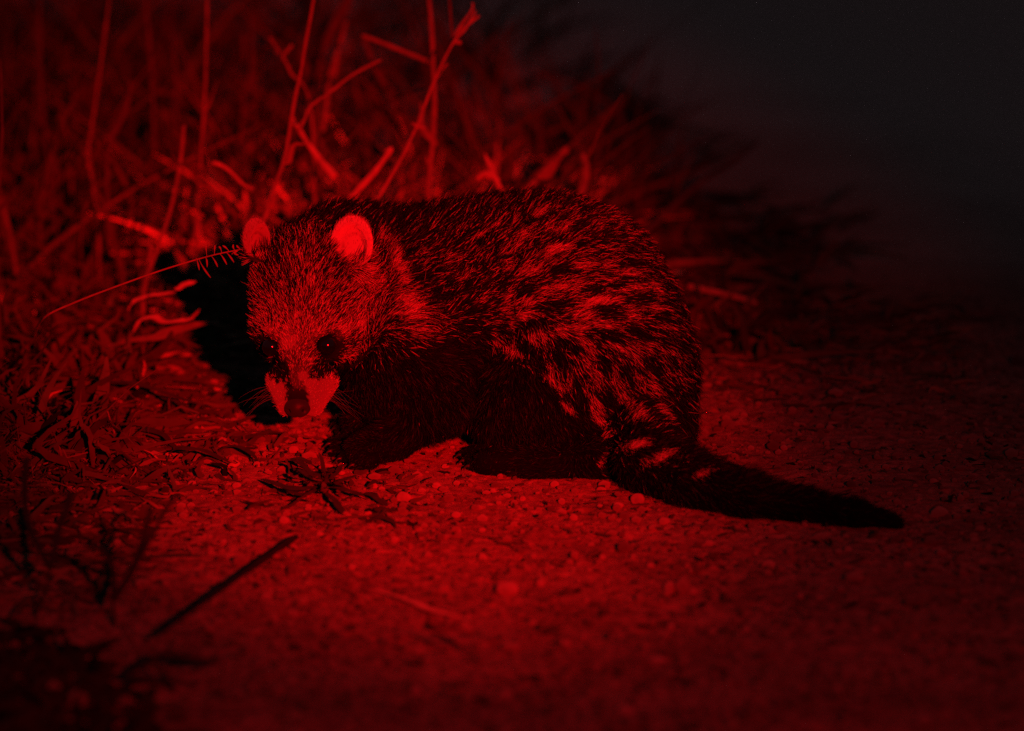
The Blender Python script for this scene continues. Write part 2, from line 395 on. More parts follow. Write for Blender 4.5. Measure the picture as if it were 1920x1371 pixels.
m_skin = material('civet_coat', (0.02, 0.015, 0.012), 0.8, 0.1, attr=True)
DARK = np.array([0.0022, 0.0018, 0.0016]); LIGHT = np.array([0.56, 0.45, 0.35])
ltv, headv, hsv, hfv, huv, uv_, vv_ = coat(BV)
eard = np.full(len(BV), 9.0); 
for (c, R), (rw, rh) in ((EARR, (45, 56)), (EARL, (29, 44))):
    q = (BV - c) @ R.T * PXM
    eard = np.minimum(eard, np.sqrt((q[:, 0] / rw) ** 2 + (q[:, 1] / rh) ** 2 + (q[:, 2] / 24) ** 2) + (q[:, 1] < -rh * 0.62) * 3)
bc = DARK * (1 - np.clip(ltv, 0, 1)[:, None] * 0.35) + LIGHT * (np.clip(ltv, 0, 1)[:, None] ** 1.3 * (0.10 + 0.20 * (ltv > 1.1))[:, None])
isear = eard < 1.12
for (c, R), val in ((EARR, 0.55), (EARL, 0.27)):
    pass
bc[isear] = np.array([0.40, 0.30, 0.25])
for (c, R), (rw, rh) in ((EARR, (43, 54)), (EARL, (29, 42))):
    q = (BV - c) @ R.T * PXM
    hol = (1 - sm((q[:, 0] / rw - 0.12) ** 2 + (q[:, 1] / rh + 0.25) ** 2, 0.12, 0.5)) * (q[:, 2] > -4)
    bc[isear] *= (1 - 0.85 * hol[isear])[:, None]  # ear hollow darkened: dark inner skin with shade painted in
bc[isear & (BV[:, 0] < Q(560, 450, 60)[0])] *= 0.55  # left ear tinted darker, as it turns away from the lamp
inner = np.zeros(len(BV), bool)
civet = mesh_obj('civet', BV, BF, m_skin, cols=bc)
tag(civet, 'young spotted civet crouching on the dusty ground with its head lowered', 'civet')

# ---- fur
def make_curves(name, pts, rad, cols, mat, parent):  # pts N,K,3
    N_, K_ = pts.shape[:2]
    cu = bpy.data.hair_curves.new(name); cu.add_curves([K_] * N_)
    cu.attributes['position'].data.foreach_set('vector', pts.astype(np.float32).ravel())
    ra = cu.attributes.get('radius') or cu.attributes.new('radius', 'FLOAT', 'POINT')
    ra.data.foreach_set('value', rad.astype(np.float32).ravel())
    ca = cu.attributes.new('tint', 'FLOAT_COLOR', 'POINT')
    c4 = np.ones((N_ * K_, 4), np.float32); c4[:, :3] = cols.reshape(-1, 3); ca.data.foreach_set('color', c4.ravel())
    cu.materials.append(mat)
    o = bpy.data.objects.new(name, cu); COL.objects.link(o)
    if parent is not None: o.parent = parent
    return o
m_fur = material('civet_fur', (0.1, 0.1, 0.1), 0.55, 0.07, attr=True)

nrm = np.zeros((len(BV), 3), np.float64)
a_ = BV[BF[:, 1]] - BV[BF[:, 0]]; b_ = BV[BF[:, 2]] - BV[BF[:, 0]]; c_ = BV[BF[:, 3]] - BV[BF[:, 0]]
fn = np.cross(a_, b_) + np.cross(b_, c_); far_ = np.linalg.norm(fn, axis=1) / 2
for k in range(4): np.add.at(nrm, BF[:, k], fn)
nrm /= np.linalg.norm(nrm, axis=1)[:, None] + 1e-12
# orientation check: outwards
if np.mean(np.einsum('ij,ij->i', nrm, BV - BV.mean(0))) < 0:
    nrm = -nrm; BF = BF[:, ::-1]; civet.data.flip_normals()

# flow of the coat: (u, v, du, dv) samples over the flank
FLOW = [(700,420,.6,-.8),(760,480,.95,-.35),(780,580,.97,-.15),(800,400,.6,-.8),(900,420,.7,-.7),(1000,400,.75,-.6),(1000,480,.85,-.5),(1100,420,.9,-.3),
 (1180,470,1,0),(1080,560,1,-.1),(1200,560,1,.05),(1280,620,.9,.45),(950,560,.85,-.45),(860,560,.8,-.5),(850,640,.9,0),(1000,640,.5,.85),(950,680,.2,1),(1050,700,.5,.87),
 (1150,700,.65,.75),(1250,720,.7,.7),(1200,800,.75,.65),(1100,800,.6,.8),(1300,800,.6,.8),(1000,780,.3,.95),(800,720,.5,.85),(740,700,.6,.8),(900,780,.4,.9),
 (1180,840,.9,.3),(1250,880,.95,.3),(1400,930,.97,.2),(1550,955,.98,.18),(1690,985,.98,.2),(720,830,-.8,.5),(1000,870,-1,.1)]
FL = np.array(FLOW)
def flow(P, head, hs, hf, hu, u, v):
    w = 1.0 / (((u[:, None] - FL[None, :, 0]) ** 2 + (v[:, None] - FL[None, :, 1]) ** 2) / 900.0 + 0.3) ** 2
    w /= w.sum(1)[:, None]
    du = w @ FL[:, 2]; dv = w @ FL[:, 3]
    body = du[:, None] * RT - dv[:, None] * UP
    hdv = -HF[1] + (hs[:, None] / 150.0) * HF[0] * 0.9
    te = (0.9 * gauss(u, v, 672, 516, 46, 22, 40) + 0.5 * gauss(u, v, 478, 497, 24, 16, -20))[:, None]
    hdv = hdv * (1 - te) + (RT * 0.8 - UP * 0.6) * te
    return body * (1 - head[:, None]) + hdv * head[:, None]

def grow(n, sel_fn, name, K=5, seed=1, thick=1.0):
    r = np.random.default_rng(seed)
    cen = BV[BF].mean(1); w = far_ * sel_fn(cen); w /= w.sum()
    fi = r.choice(len(BF), n, p=w)
    s, t = r.random(n)[:, None], r.random(n)[:, None]
    q = BF[fi]
    P = (BV[q[:, 0]] * (1 - s) + BV[q[:, 1]] * s) * (1 - t) + (BV[q[:, 3]] * (1 - s) + BV[q[:, 2]] * s) * t
    Nn = (nrm[q[:, 0]] * (1 - s) + nrm[q[:, 1]] * s) * (1 - t) + (nrm[q[:, 3]] * (1 - s) + nrm[q[:, 2]] * s) * t
    Nn /= np.linalg.norm(Nn, axis=1)[:, None]
    lt, head, hs, hf, hu, u, v = coat(P)
    # lengths in metres
    body_len = 0.0115 + 0.007 * (1 - sm(v, 400, 520)) * (1 - sm(u, 950, 1100)) + 0.0025 * sm(u, 1200, 1290) - 0.004 * sm(v, 780, 850) * (u < 1150) + 0.004 * gauss(u, v, 760, 560, 60, 90)
    body_len = np.where((u > 1180) & (v > 835), 0.010 + 0.007 * r.random(n), body_len)
    body_len = np.where(u > 1590, 0.012, body_len)
    head_len = 0.0100 - 0.0046 * sm(hf, 40, 150) - 0.0019 * sm(hf, 185, 205) + 0.006 * sm(np.abs(hs), 60, 110) * (hf < 110) * (hf > 0)
    head_len = np.where((hf < -20), head_len + 0.003, head_len)
    head_len = head_len + 0.006 * gauss(u, v, 668, 508, 42, 18, 40)
    ln = body_len * (1 - head) + head_len * head
    ed = np.full(n, 9.0)
    for (c, R), (rw, rh) in ((EARR, (45, 56)), (EARL, (29, 44))):
        qq = (P - c) @ R.T * PXM
        ed = np.minimum(ed, np.sqrt((qq[:, 0] / rw) ** 2 + (qq[:, 1] / rh) ** 2 + (qq[:, 2] / 26) ** 2) + (qq[:, 1] < -rh * 0.55) * 3)
    onear = ed < 1.15
    ln = np.where(onear, 0.0022 + 0.0035 * r.random(n) ** 3, ln)
    dpaw = (P[:, 2] < 0.022) & (((u < 760) & (u > 590)) | ((u > 850) & (u < 960)))
    ln = np.where(dpaw, 0.004, ln)
    # thin hair near eyes and nose
    de = np.minimum(np.linalg.norm(P - EYE[0], axis=1), np.linalg.norm(P - EYE[1], axis=1)) * PXM
    keep = de > 19
    for (c, R), (rw, rh) in ((EARR, (43, 54)), (EARL, (29, 42))):
        qq = (P - c) @ R.T * PXM
        keep &= ~(((qq[:, 0] / rw - 0.14) ** 2 + (qq[:, 1] / rh + 0.18) ** 2 < 0.16) & (np.abs(qq[:, 2]) < 26) & (r.random(n) < 0.8))
    keep &= ~((np.abs(hs) < 24) & (hf > 232))
    ln = np.where(de < 31, np.minimum(ln, 0.0028), ln)
    ln *= r.uniform(0.65, 1.2, n)
    D = flow(P, head, hs, hf, hu, u, v)
    D = D - Nn * np.einsum('ij,ij->i', D, Nn)[:, None]
    D /= np.linalg.norm(D, axis=1)[:, None] + 1e-9
    # clump: neighbouring hairs share a lean
    cj = 0.45 * (noise3(P, 95, 3) - 0.5)[:, None] * np.cross(Nn, D) * 2 + 0.22 * r.normal(size=(n, 3))
    lift = np.where(head > 0.5, 0.34, 0.36) + 0.32 * (1 - sm(v, 400, 520)) * (head < 0.5)
    lift = np.where(hf * head > 140, 0.22, lift)
    D0_ = D + cj + Nn * lift[:, None] * 1.5; D0_ /= np.linalg.norm(D0_, axis=1)[:, None]
    D1_ = D + cj * 1.2 + Nn * (lift[:, None] * 0.35); D1_ /= np.linalg.norm(D1_, axis=1)[:, None]
    ts = np.linspace(0, 1, K)
    pts = P[:, None, :] - Nn[:, None, :] * 0.001 + ln[:, None, None] * (D0_[:, None, :] * (ts - 0.5 * ts ** 2)[None, :, None] + D1_[:, None, :] * (0.5 * ts ** 2)[None, :, None])
    under = pts[:, :, 2] < 0.002
    pts[:, :, 2] = np.where(under, 0.002 + 0.1 * (pts[:, :, 2] - 0.002) * 0, pts[:, :, 2])
    lm, hd2, *_ = coat(pts[:, K // 2])
    lt = np.where(head > 0.5, lt, lm)
    cl = noise3(P, 420, 5)
    pr = np.clip(lt * (0.35 + 1.1 * cl), 0, 0.85 + (lt > 1.1))
    lit = r.random(n) < pr
    strength = np.where(lit, np.where(head > 0.5, r.uniform(0.45, 1.0, n), r.uniform(0.12, 0.85, n) + 0.15 * (lt > 0.7)), r.random(n) ** 8 * 0.08)
    strength = np.where(lt > 1.1, r.uniform(0.4, 0.95, n), strength)
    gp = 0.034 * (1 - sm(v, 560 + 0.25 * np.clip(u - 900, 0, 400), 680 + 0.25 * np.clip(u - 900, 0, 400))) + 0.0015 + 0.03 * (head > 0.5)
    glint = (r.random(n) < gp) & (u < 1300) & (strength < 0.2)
    strength = np.where(glint & ~onear, r.uniform(0.25, 0.8, n), strength)  # pale bands on stray strands paint glints into the dark fur
    strength = np.where(onear, r.uniform(0.55, 1.0, n), strength)
    prof = np.where(lt[:, None] > 1.1, 1.0, sm(ts[None, :] + 0 * lt[:, None], 0.15, 0.6))
    band = sm(ts, 0.45, 0.65)[None, :] * (1 - sm(ts, 0.85, 1.0))[None, :]
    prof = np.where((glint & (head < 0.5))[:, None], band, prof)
    prof = np.where(onear[:, None], 1.0, prof)
    amt = strength[:, None] * prof
    tone = r.uniform(0.85, 1.1, n)[:, None, None]
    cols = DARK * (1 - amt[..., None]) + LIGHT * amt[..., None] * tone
    cols = np.where(onear[:, None, None], np.where((u < 560)[:, None, None], 0.5, 1.0) * np.array([0.42, 0.32, 0.27]) * strength[:, None, None], cols)  # left ear hairs take the same painted dimming as its skin
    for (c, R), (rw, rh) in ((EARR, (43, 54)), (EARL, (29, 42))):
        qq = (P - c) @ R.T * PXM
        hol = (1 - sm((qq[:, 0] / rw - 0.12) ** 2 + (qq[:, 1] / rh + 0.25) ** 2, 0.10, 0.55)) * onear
        cols = cols * (1 - 0.72 * hol * (r.random(n) < 0.85))[:, None, None]  # hairs in the hollow darkened too, natural tone plus painted shade
    base_r = np.where(head > 0.5, 0.00021, 0.00026) * thick * r.uniform(0.7, 1.25, n)
    base_r = np.where(onear, 0.00012, base_r)
    base_r = np.where((hf * head > 205), 0.00017, base_r)
    rad = base_r[:, None] * (1.0 - 0.8 * ts[None, :] ** 1.5)
    k = keep
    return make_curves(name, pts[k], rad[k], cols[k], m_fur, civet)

def near_head(c):
    q = (c - HC) * PXM; f = q @ HF[1]
    u, v = pix(c)
    return ((f > -95) & (u < 745)).astype(float)
def camside(c): return 1.0
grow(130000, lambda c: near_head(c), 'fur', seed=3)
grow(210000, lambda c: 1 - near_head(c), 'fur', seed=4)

# ---- eyes, nose, whiskers, claws
def sphere(c, rad, R=None, n=20, name='', mat=None, parent=None, dent=None):
    vs = []; fs = []
    th = np.linspace(0, math.pi, n + 1); ph = np.linspace(0, 2 * math.pi, 2 * n, endpoint=False)
    for t in th:
        for p in ph: vs.append((math.sin(t) * math.cos(p), math.sin(t) * math.sin(p), math.cos(t)))
    vs = np.array(vs); m = 2 * n
    for i in range(n):
        for j in range(m): fs.append((i * m + j, i * m + (j + 1) % m, (i + 1) * m + (j + 1) % m, (i + 1) * m + j))
    V = vs * np.array(rad)
    if dent is not None: V = dent(V, vs)
    if R is not None: V = V @ R
    return mesh_obj(name, V + c, np.array(fs), mat, parent)
m_eye = material('wet_eye', (0.004, 0.003, 0.002), 0.11, 0.9)
m_nose = material('nose_leather', (0.020, 0.015, 0.013), 0.5, 0.22, bump=(2500, 0.4, 0.0003))
m_claw = material('claw_horn', (0.035, 0.026, 0.02), 0.35, 0.4, noise=(600, 2, 0.7, 1.1))
for e in EYE: sphere(e, (17.5 / PXM,) * 3, None, 20, 'eye', m_eye, civet)
NR = HF if HF[2] @ HUP > 0 else np.stack([HF[0], HF[1], -HF[2]])
def nosed(V, n):
    V = V.copy(); V[:, 0] *= 1 - 0.22 * np.clip(n[:, 2], 0, 1) - 0.12 * np.clip(-n[:, 2], 0, 1)
    for s in (-1, 1):                              # nostrils and the groove below
        d = np.linalg.norm(n - np.array([s * 0.66, 0.62, 0.30]) / 0.95, axis=1)
        V *= (1 - 0.45 * np.exp(-(d / 0.24) ** 2))[:, None]
    V *= (1 - 0.10 * np.exp(-(n[:, 0] / 0.10) ** 2) * (n[:, 1] > 0.3) * (n[:, 2] < 0.1))[:, None]
    return V
sphere(H(0, 249, -24), np.array([26, 20, 20]) / PXM, NR, 28, 'nose', m_nose, civet, nosed)

def tube(name, pts, rads, mat, parent=None, sides=8, cols=None, bulge=None):
    pts = np.array(pts, float); n = len(pts)
    rads = np.full(n, rads) if np.isscalar(rads) else np.array(rads)
    T = np.gradient(pts, axis=0); T /= np.linalg.norm(T, axis=1)[:, None] + 1e-12
    a = np.cross(T, [0.31, 0.9, 0.2]); a /= np.linalg.norm(a, axis=1)[:, None] + 1e-12; b = np.cross(T, a)
    ph = np.linspace(0, 2 * math.pi, sides, endpoint=False)
    V = pts[:, None] + rads[:, None, None] * (np.cos(ph)[None, :, None] * a[:, None] + np.sin(ph)[None, :, None] * b[:, None])
    V = V.reshape(-1, 3); fs = []
    for i in range(n - 1):
        for j in range(sides):
            fs.append((i * sides + j, i * sides + (j + 1) % sides, (i + 1) * sides + (j + 1) % sides, (i + 1) * sides + j))
    fs.append(tuple(range(sides))[::-1]); fs.append(tuple((n - 1) * sides + k for k in range(sides)))
    return V, fs
def tube_obj(name, pts, rads, mat, parent=None, sides=8):
    V, fs = tube(name, pts, rads, mat, parent, sides)
    return mesh_obj(name, V, fs, mat, parent)
def bez(p0, p1, p2, n=12):
    t = np.linspace(0, 1, n)[:, None]; return (1 - t) ** 2 * p0 + 2 * t * (1 - t) * p1 + t * t * p2
m_whisk = material('whisker', (0.13, 0.10, 0.08), 0.4, 0.4)
rw = np.random.default_rng(5)
for s in (1, -1):
    for k in range(15):
        a = H(s * rw.uniform(42, 56), rw.uniform(192, 226), rw.uniform(-50, -20))
        L_ = rw.uniform(35, 85)
        dv = rw.uniform(-0.35, 0.75); 
        out = (RT * s * rw.uniform(.75, 1) - UP * dv * 0.8 - FW * rw.uniform(-.2, .5)); out /= np.linalg.norm(out)
        mid_ = a + out * L_ * 0.5 / PXM; end = a + (out * L_ - UP * rw.uniform(4, 30) * 1.0) / PXM
        tube_obj('whisker', bez(a, mid_, end), np.linspace(0.00010, 0.00003, 12), m_whisk, civet, 5)
def claw(base, direc, L_=20, r0=4.2):
    d = direc / np.linalg.norm(direc)
    p1 = base + d * L_ * 0.6 / PXM + np.array([0, 0, 2.5 / PXM]); p2 = base + d * L_ / PXM - np.array([0, 0, 7 / PXM])
    p2[2] = max(p2[2], 0.0015)
    tube_obj('claw', bez(base, p1, p2, 8), np.linspace(r0, 0.7, 8) / PXM, m_claw, civet, 7)
for (u, v) in [(664, 872), (640, 860), (622, 846), (620, 832)]: claw(QZ(u, v, 0.008), np.array([-1, -0.35, 0.0]), 13, 3.4)
for (u, v) in [(642, 812), (632, 802), (630, 793)]: claw(QZ(u, v, 0.009), np.array([-1, -0.25, 0.0]), 12, 3.2)
for (u, v) in [(880, 874), (870, 864), (864, 853), (874, 845)]: claw(QZ(u, v, 0.007), np.array([-1, -0.15, 0.0]), 11, 3.2)
#VEG
# ------------------------------------------------------------------ stones
def stone_mesh(seed, sub=2):
    import bmesh
    bm = bmesh.new(); bmesh.ops.create_icosphere(bm, subdivisions=sub, radius=1.0)
    V = np.array([v.co[:] for v in bm.verts]); Fc = np.array([[v.index for v in f.verts] for f in bm.faces]); bm.free()
    r = np.random.default_rng(seed)
    sc = r.uniform(0.75, 1.15, 3); sc[2] *= 0.75
    n = np.zeros(len(V))
    for k in range(7):
        d = r.normal(size=3); d /= np.linalg.norm(d); n -= 0.16 * np.clip(V @ d - r.uniform(0.45, 0.8), 0, 1) * 2
    return V * (1 + n)[:, None] * sc, Fc
m_stone = material('pale_pebble', (0.27, 0.18, 0.13), 0.9, 0.15, noise=(160, 4, 0.75, 1.15), bump=(700, 0.3, 0.0006))
m_gravel = material('gravel_grains', (0.5, 0.4, 0.3), 0.95, 0.1, attr=True)
def ghs(x, y): return float(ground_h(np.array([x]), np.array([y]))[0])
PEB = [(950,1105,20),(757,930,14),(690,872,9),(550,838,12),(1232,1232,14),(1172,1330,13),(1440,1060,15),(1196,932,15),(1160,940,10),(1040,903,8),
 (1128,912,9),(1075,962,10),(1245,972,11),(533,978,12),(872,1160,9),(1258,1172,8),(1012,1088,9),(612,905,9),(835,868,7),(576,915,10),(445,905,9),(482,868,8),
 (855,960,9),(660,1062,10),(905,1040,8),(1330,1010,8),(1395,772,10),(1300,1110,9),(1510,975,8),(1590,1030,8),(740,1010,9),(360,905,9),(300,955,9),(420,1010,10),
 (1060,1200,9),(780,1290,11),(1400,1180,10),(1640,1180,9),(1470,835,8),(1560,790,9),(1700,1060,7),(640,880,7),(702,905,8),(1350,940,7),(500,1120,10),(980,930,7),
 (925,915,7),(818,905,8),(600,1000,8),(1130,1040,8),(1220,1055,7),(1420,960,8),(1100,1120,8),(1000,1160,8),(690,960,7),(905,985,7),(1500,1120,9),(1750,900,8)]
PLAB = {0: 'largest round pale pebble half sunk in the dust in the foreground', 1: 'upright pale pebble with a dark crevice around it below the hind foot',
 2: 'small pale pebble touching the front paw', 3: 'pale pebble on the ground under the nose', 4: 'pale round blurred pebble in the right foreground',
 5: 'pale blurred pebble at the bottom edge of the ground', 6: 'flat pale pebble below the tail tip', 7: 'curved pale stone just under the base of the tail'}
rs = np.random.default_rng(11)
for i, (u, v, r) in enumerate(PEB):
    p = QZ(u, v, 0.004); rr = r / PXM
    V, Fc = stone_mesh(100 + i, 3)
    a = rs.uniform(0, 6.28); R = np.array([[math.cos(a), -math.sin(a), 0], [math.sin(a), math.cos(a), 0], [0, 0, 1]])
    o = mesh_obj('pebble', V * rr @ R.T, Fc, m_stone)
    o.location = (p[0], p[1], ghs(p[0], p[1]) + rr * rs.uniform(0.25, 0.5))
    if i in PLAB: tag(o, PLAB[i], 'pebble')
    else: tag(o, 'small pale pebble half buried in the dusty ground', 'pebble', 'small pebbles scattered over the ground')
protos = [stone_mesh(s, 1) for s in range(6)]
def scatter(n, xr, yr, rmin, rmax, name, label, seed):
    r = np.random.default_rng(seed); Vs = []; Fs = []; Cs = []; off = 0
    for i in range(n):
        V, Fc = protos[i % 6]
        rad = rmin * (rmax / rmin) ** (r.random() ** 2.2)
        x = r.uniform(*xr); y = r.uniform(*yr); a = r.uniform(0, 6.28); ca, sa = math.cos(a) * rad, math.sin(a) * rad
        W = np.stack([V[:, 0] * ca - V[:, 1] * sa, V[:, 0] * sa + V[:, 1] * ca, V[:, 2] * rad * r.uniform(.6, 1.1)], 1)
        W += [x, y, 0]; W[:, 2] += rad * r.uniform(0.0, 0.6)
        Vs.append(W); Fs.append(Fc + off); off += len(V)
        Cs.append(np.repeat([np.array([0.56, 0.41, 0.28]) * r.uniform(0.15, 0.45)], len(V), 0))
    Vs = np.concatenate(Vs); 
    h = ground_h(np.array([v for v in Vs[:, 0]]), Vs[:, 1])
    # one height per stone so stones stay whole
    nv = len(protos[0][0]); hh = h.reshape(-1, nv).mean(1); Vs[:, 2] += np.repeat(hh, nv)
    o = mesh_obj(name, Vs, np.concatenate(Fs), m_gravel, cols=np.concatenate(Cs))
    tag(o, label, 'gravel', kind='stuff')
scatter(19000, (-0.52, 0.56), (-0.85, 0.60), 0.0009, 0.0048, 'gravel', 'fine gravel grains scattered through the dust', 21)
scatter(520, (-0.50, 0.52), (-0.80, 0.40), 0.0035, 0.0085, 'soil_crumbs', 'rough crumbs of dried soil lying on the dust', 22)

# ------------------------------------------------------------------ grass and leaves
m_blade = material('dry_blade', (0.3, 0.25, 0.15), 0.8, 0.15, attr=True, noise=(60, 3, 0.7, 1.15))
def blades(base, direc, L, Wd, bend, col, K=7, seed=0, curl=0.0, tip=0.85):
    n = len(base); r = np.random.default_rng(seed)
    t = np.linspace(0, 1, K)
    d = direc / np.linalg.norm(direc, axis=1)[:, None]
    C_ = base[:, None] + L[:, None, None] * (t[None, :, None] * d[:, None] + (t ** 2)[None, :, None] * bend[:, None])
    if curl: C_ = C_ + L[:, None, None] * curl * np.sin(t * 7 + r.uniform(0, 6.28, n)[:, None])[:, :, None] * r.normal(size=(n, 1, 3)) * 0.5
    T = np.gradient(C_, axis=1); T /= np.linalg.norm(T, axis=2)[:, :, None] + 1e-9
    side = np.cross(T, r.normal(size=(n, 1, 3)) * [1, 1, .4] + np.array([0, -1.2, 0])); side /= np.linalg.norm(side, axis=2)[:, :, None] + 1e-9
    up = np.cross(side, T)
    w = Wd[:, None] * np.clip(np.minimum(0.35 + t * 3.5, 1) * (1 - tip * t ** 2.2), 0.05, 1)[None, :] * 0.5
    C_[:, :, 2] = np.maximum(C_[:, :, 2], 0.002)
    Lf = C_ - side * w[:, :, None]; Rt_ = C_ + side * w[:, :, None]; M = C_ + up * w[:, :, None] * 0.35
    V = np.stack([Lf, M, Rt_], 2).reshape(-1, 3)
    b = (np.arange(n) * K * 3)[:, None, None] + (np.arange(K - 1) * 3)[None, :, None]
    q1 = np.stack([b, b + 1, b + 4, b + 3], -1).reshape(-1, 4); q2 = np.stack([b + 1, b + 2, b + 5, b + 4], -1).reshape(-1, 4)
    return V, np.concatenate([q1, q2]), np.repeat(col, K * 3, axis=0)
STRAW = np.array([0.36, 0.27, 0.15]); OLIVE = np.array([0.07, 0.085, 0.035])
def patch(name, label, n, ur, vr, Lr, Wr, up, spread, colr, mixg, seed, accept=None, droop=0.5, curl=0.0, zr=(0, 0.0), cat='grass'):
    r = np.random.default_rng(seed)
    u = r.uniform(*ur, n * 3); v = r.uniform(*vr, n * 3)
    k = np.ones(len(u), bool) if accept is None else accept(u, v, r)
    u, v = u[k][:n], v[k][:n]; n = len(u)
    base = np.array([QZ(a, b, 0.0) for a, b in zip(u, v)]); base[:, 2] = ground_h(base[:, 0], base[:, 1]) + r.uniform(zr[0], zr[1], n)
    d = np.stack([r.normal(0, spread, n), r.normal(0, spread, n), up * r.uniform(0.2, 1.2, n)], 1)
    bend = np.stack([r.normal(0, .35, n), r.normal(0, .35, n), -droop * r.uniform(0, 1, n)], 1)
    L = r.uniform(*Lr, n); Wd = r.uniform(*Wr, n)
    g = (r.random(n) < mixg)[:, None]
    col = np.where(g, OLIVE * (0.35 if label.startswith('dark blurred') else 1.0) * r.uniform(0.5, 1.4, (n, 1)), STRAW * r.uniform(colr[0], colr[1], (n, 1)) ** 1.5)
    V, Fq, Cq = blades(base, d, L, Wd, bend, col, seed=seed, curl=curl)
    o = mesh_obj(name, V, Fq, m_blade, cols=Cq, smooth=False); tag(o, label, cat, kind='stuff'); return o
# tangle behind the animal
patch('dry_grass', 'tangle of dry straw behind the back of the animal', 1700, (360, 1340), (470, 668), (0.03, 0.11), (0.004, 0.012), 0.8, 0.9, (0.1, 1.3), 0.3, 51, droop=0.9,
      accept=lambda u, v, r: (r.random(len(u)) < np.clip(1.25 - (u - 700) / 480, 0.06, 1)))
patch('tall_grass', 'upright out of focus dry grass behind the animal', 300, (-80, 1150), (330, 620), (0.12, 0.30), (0.003, 0.006), 1.0, 0.28, (0.06, 0.55), 0.7, 52, droop=0.25)
patch('distant_grass', 'faint sparse dark grass beyond the spotlight', 800, (-100, 1500), (40, 420), (0.08, 0.26), (0.005, 0.012), 1.0, 0.45, (0.03, 0.25), 0.8, 53, droop=0.4,
      accept=lambda u, v, r: r.random(len(u)) < np.clip(1.3 - u / 900, 0.0, 1))
patch('straw_tangle', 'bright tangle of dry straw just above the head and shoulders', 2300, (330, 1150), (400, 560), (0.05, 0.16), (0.003, 0.010), 0.9, 0.75, (0.3, 1.7), 0.2, 50, droop=0.8,
      accept=lambda u, v, r: (r.random(len(u)) < np.clip(1.3 - np.abs(u - 640) / 420, 0.05, 1)))
patch('gap_shade', 'dark matted litter added under the grass for the shaded gaps behind the animal', 3600, (-150, 1500), (370, 662), (0.02, 0.06), (0.006, 0.013), 0.35, 1.0, (0.02, 0.22), 0.8, 59,
      lambda u, v, r: r.random(len(u)) < np.clip(1.35 - (u - 700) / 600, 0.12, 1), droop=0.5, cat='dark filler')  # dark litter added so the gaps between grass look shaded
# dense left bank
def leftb(u, v, r):
    edge = np.interp(v, [380, 560, 700, 760, 900, 1000, 1150], [500, 370, 270, 240, 190, 120, 90])
    return u < edge + r.normal(0, 25, len(u))
patch('undergrowth', 'dense tangled dry undergrowth on the left', 2500, (-120, 520), (440, 900), (0.02, 0.105), (0.0012, 0.008), 0.8, 0.8, (0.03, 0.42), 0.75, 54, leftb, droop=0.9, curl=0.14)
patch('straw_bits', 'pale broken straws caught in the undergrowth on the left', 150, (-100, 480), (470, 800), (0.015, 0.06), (0.002, 0.006), 0.8, 0.8, (0.7, 1.4), 0.0, 67, leftb, droop=0.7, curl=0.1)
patch('leafy_undergrowth', 'dull broad-leaved weeds among the grass on the left', 1300, (-120, 520), (430, 880), (0.02, 0.08), (0.006, 0.016), 0.8, 0.8, (0.03, 0.35), 0.85, 64, leftb, droop=0.6, curl=0.06)
patch('undergrowth', 'fine wispy grass at the left edge', 1500, (-120, 520), (440, 950), (0.015, 0.07), (0.0008, 0.002), 0.8, 0.8, (0.1, 0.7), 0.5, 55, leftb, droop=0.7, curl=0.2)
patch('leaf_litter', 'broken straw and leaf bits lying on the ground at left', 700, (-60, 560), (620, 1150), (0.008, 0.045), (0.0015, 0.005), 0.06, 0.9, (0.2, 0.95), 0.5, 56,
      lambda u, v, r: u < np.interp(v, [600, 800, 1000, 1150], [500, 420, 300, 200]) + r.normal(0, 70, len(u)), droop=0.1, curl=0.08, zr=(0.002, 0.008), cat='leaf litter')
patch('leaf_litter', 'small straw bits strewn over the verge behind', 420, (1250, 1800), (560, 800), (0.008, 0.05), (0.0015, 0.005), 0.12, 0.9, (0.2, 0.9), 0.4, 57,
      lambda u, v, r: v < 690 + r.exponential(35, len(u)), droop=0.1, curl=0.05, zr=(0.001, 0.006), cat='leaf litter')
patch('sparse_grass', 'low dim grass right of the animal', 560, (1160, 1720), (400, 690), (0.03, 0.10), (0.003, 0.009), 0.6, 0.8, (0.08, 0.6), 0.45, 58,
      lambda u, v, r: r.random(len(u)) < np.clip(1.2 - (u - 1160) / 420, 0.02, 1), droop=0.8)

patch('shadow_flecks', 'tiny dark flecks added over the dust to stand for small shadow crescents', 2600, (60, 1900), (690, 1400), (0.003, 0.011), (0.0012, 0.0035), 0.25, 0.9, (0.03, 0.12), 0.8, 63, None, droop=0.5, curl=0.15, zr=(0.0005, 0.003), cat='leaf litter')  # dark flecks added to imitate the crescent shadows beside stones
# low broad-leaved weeds along the verge and in the near left corner
patch('ground_weeds', 'small dark leafy weeds along the edge of the bare ground', 620, (-60, 480), (690, 1020), (0.012, 0.04), (0.004, 0.009), 0.35, 0.9, (0.05, 0.4), 0.85, 61,
      lambda u, v, r: (u < np.interp(v, [690, 800, 900, 1020], [400, 430, 330, 230]) + r.normal(0, 40, len(u))), droop=0.35, curl=0.12, cat='weeds')
patch('ground_weeds', 'sprigs of small dark leaves on the soil left of the snout', 170, (190, 520), (725, 905), (0.012, 0.038), (0.003, 0.008), 0.22, 0.9, (0.03, 0.2), 0.9, 66,
      lambda u, v, r: (fbm(u / 60.0, v / 30.0, 91, 2) > 0.40), droop=0.25, curl=0.12, cat='weeds')
patch('ground_weeds', 'little dark leaves and bits around the rosette weed', 110, (470, 770), (850, 995), (0.006, 0.022), (0.002, 0.006), 0.3, 0.9, (0.03, 0.25), 0.85, 68, None, droop=0.25, curl=0.12, cat='weeds')
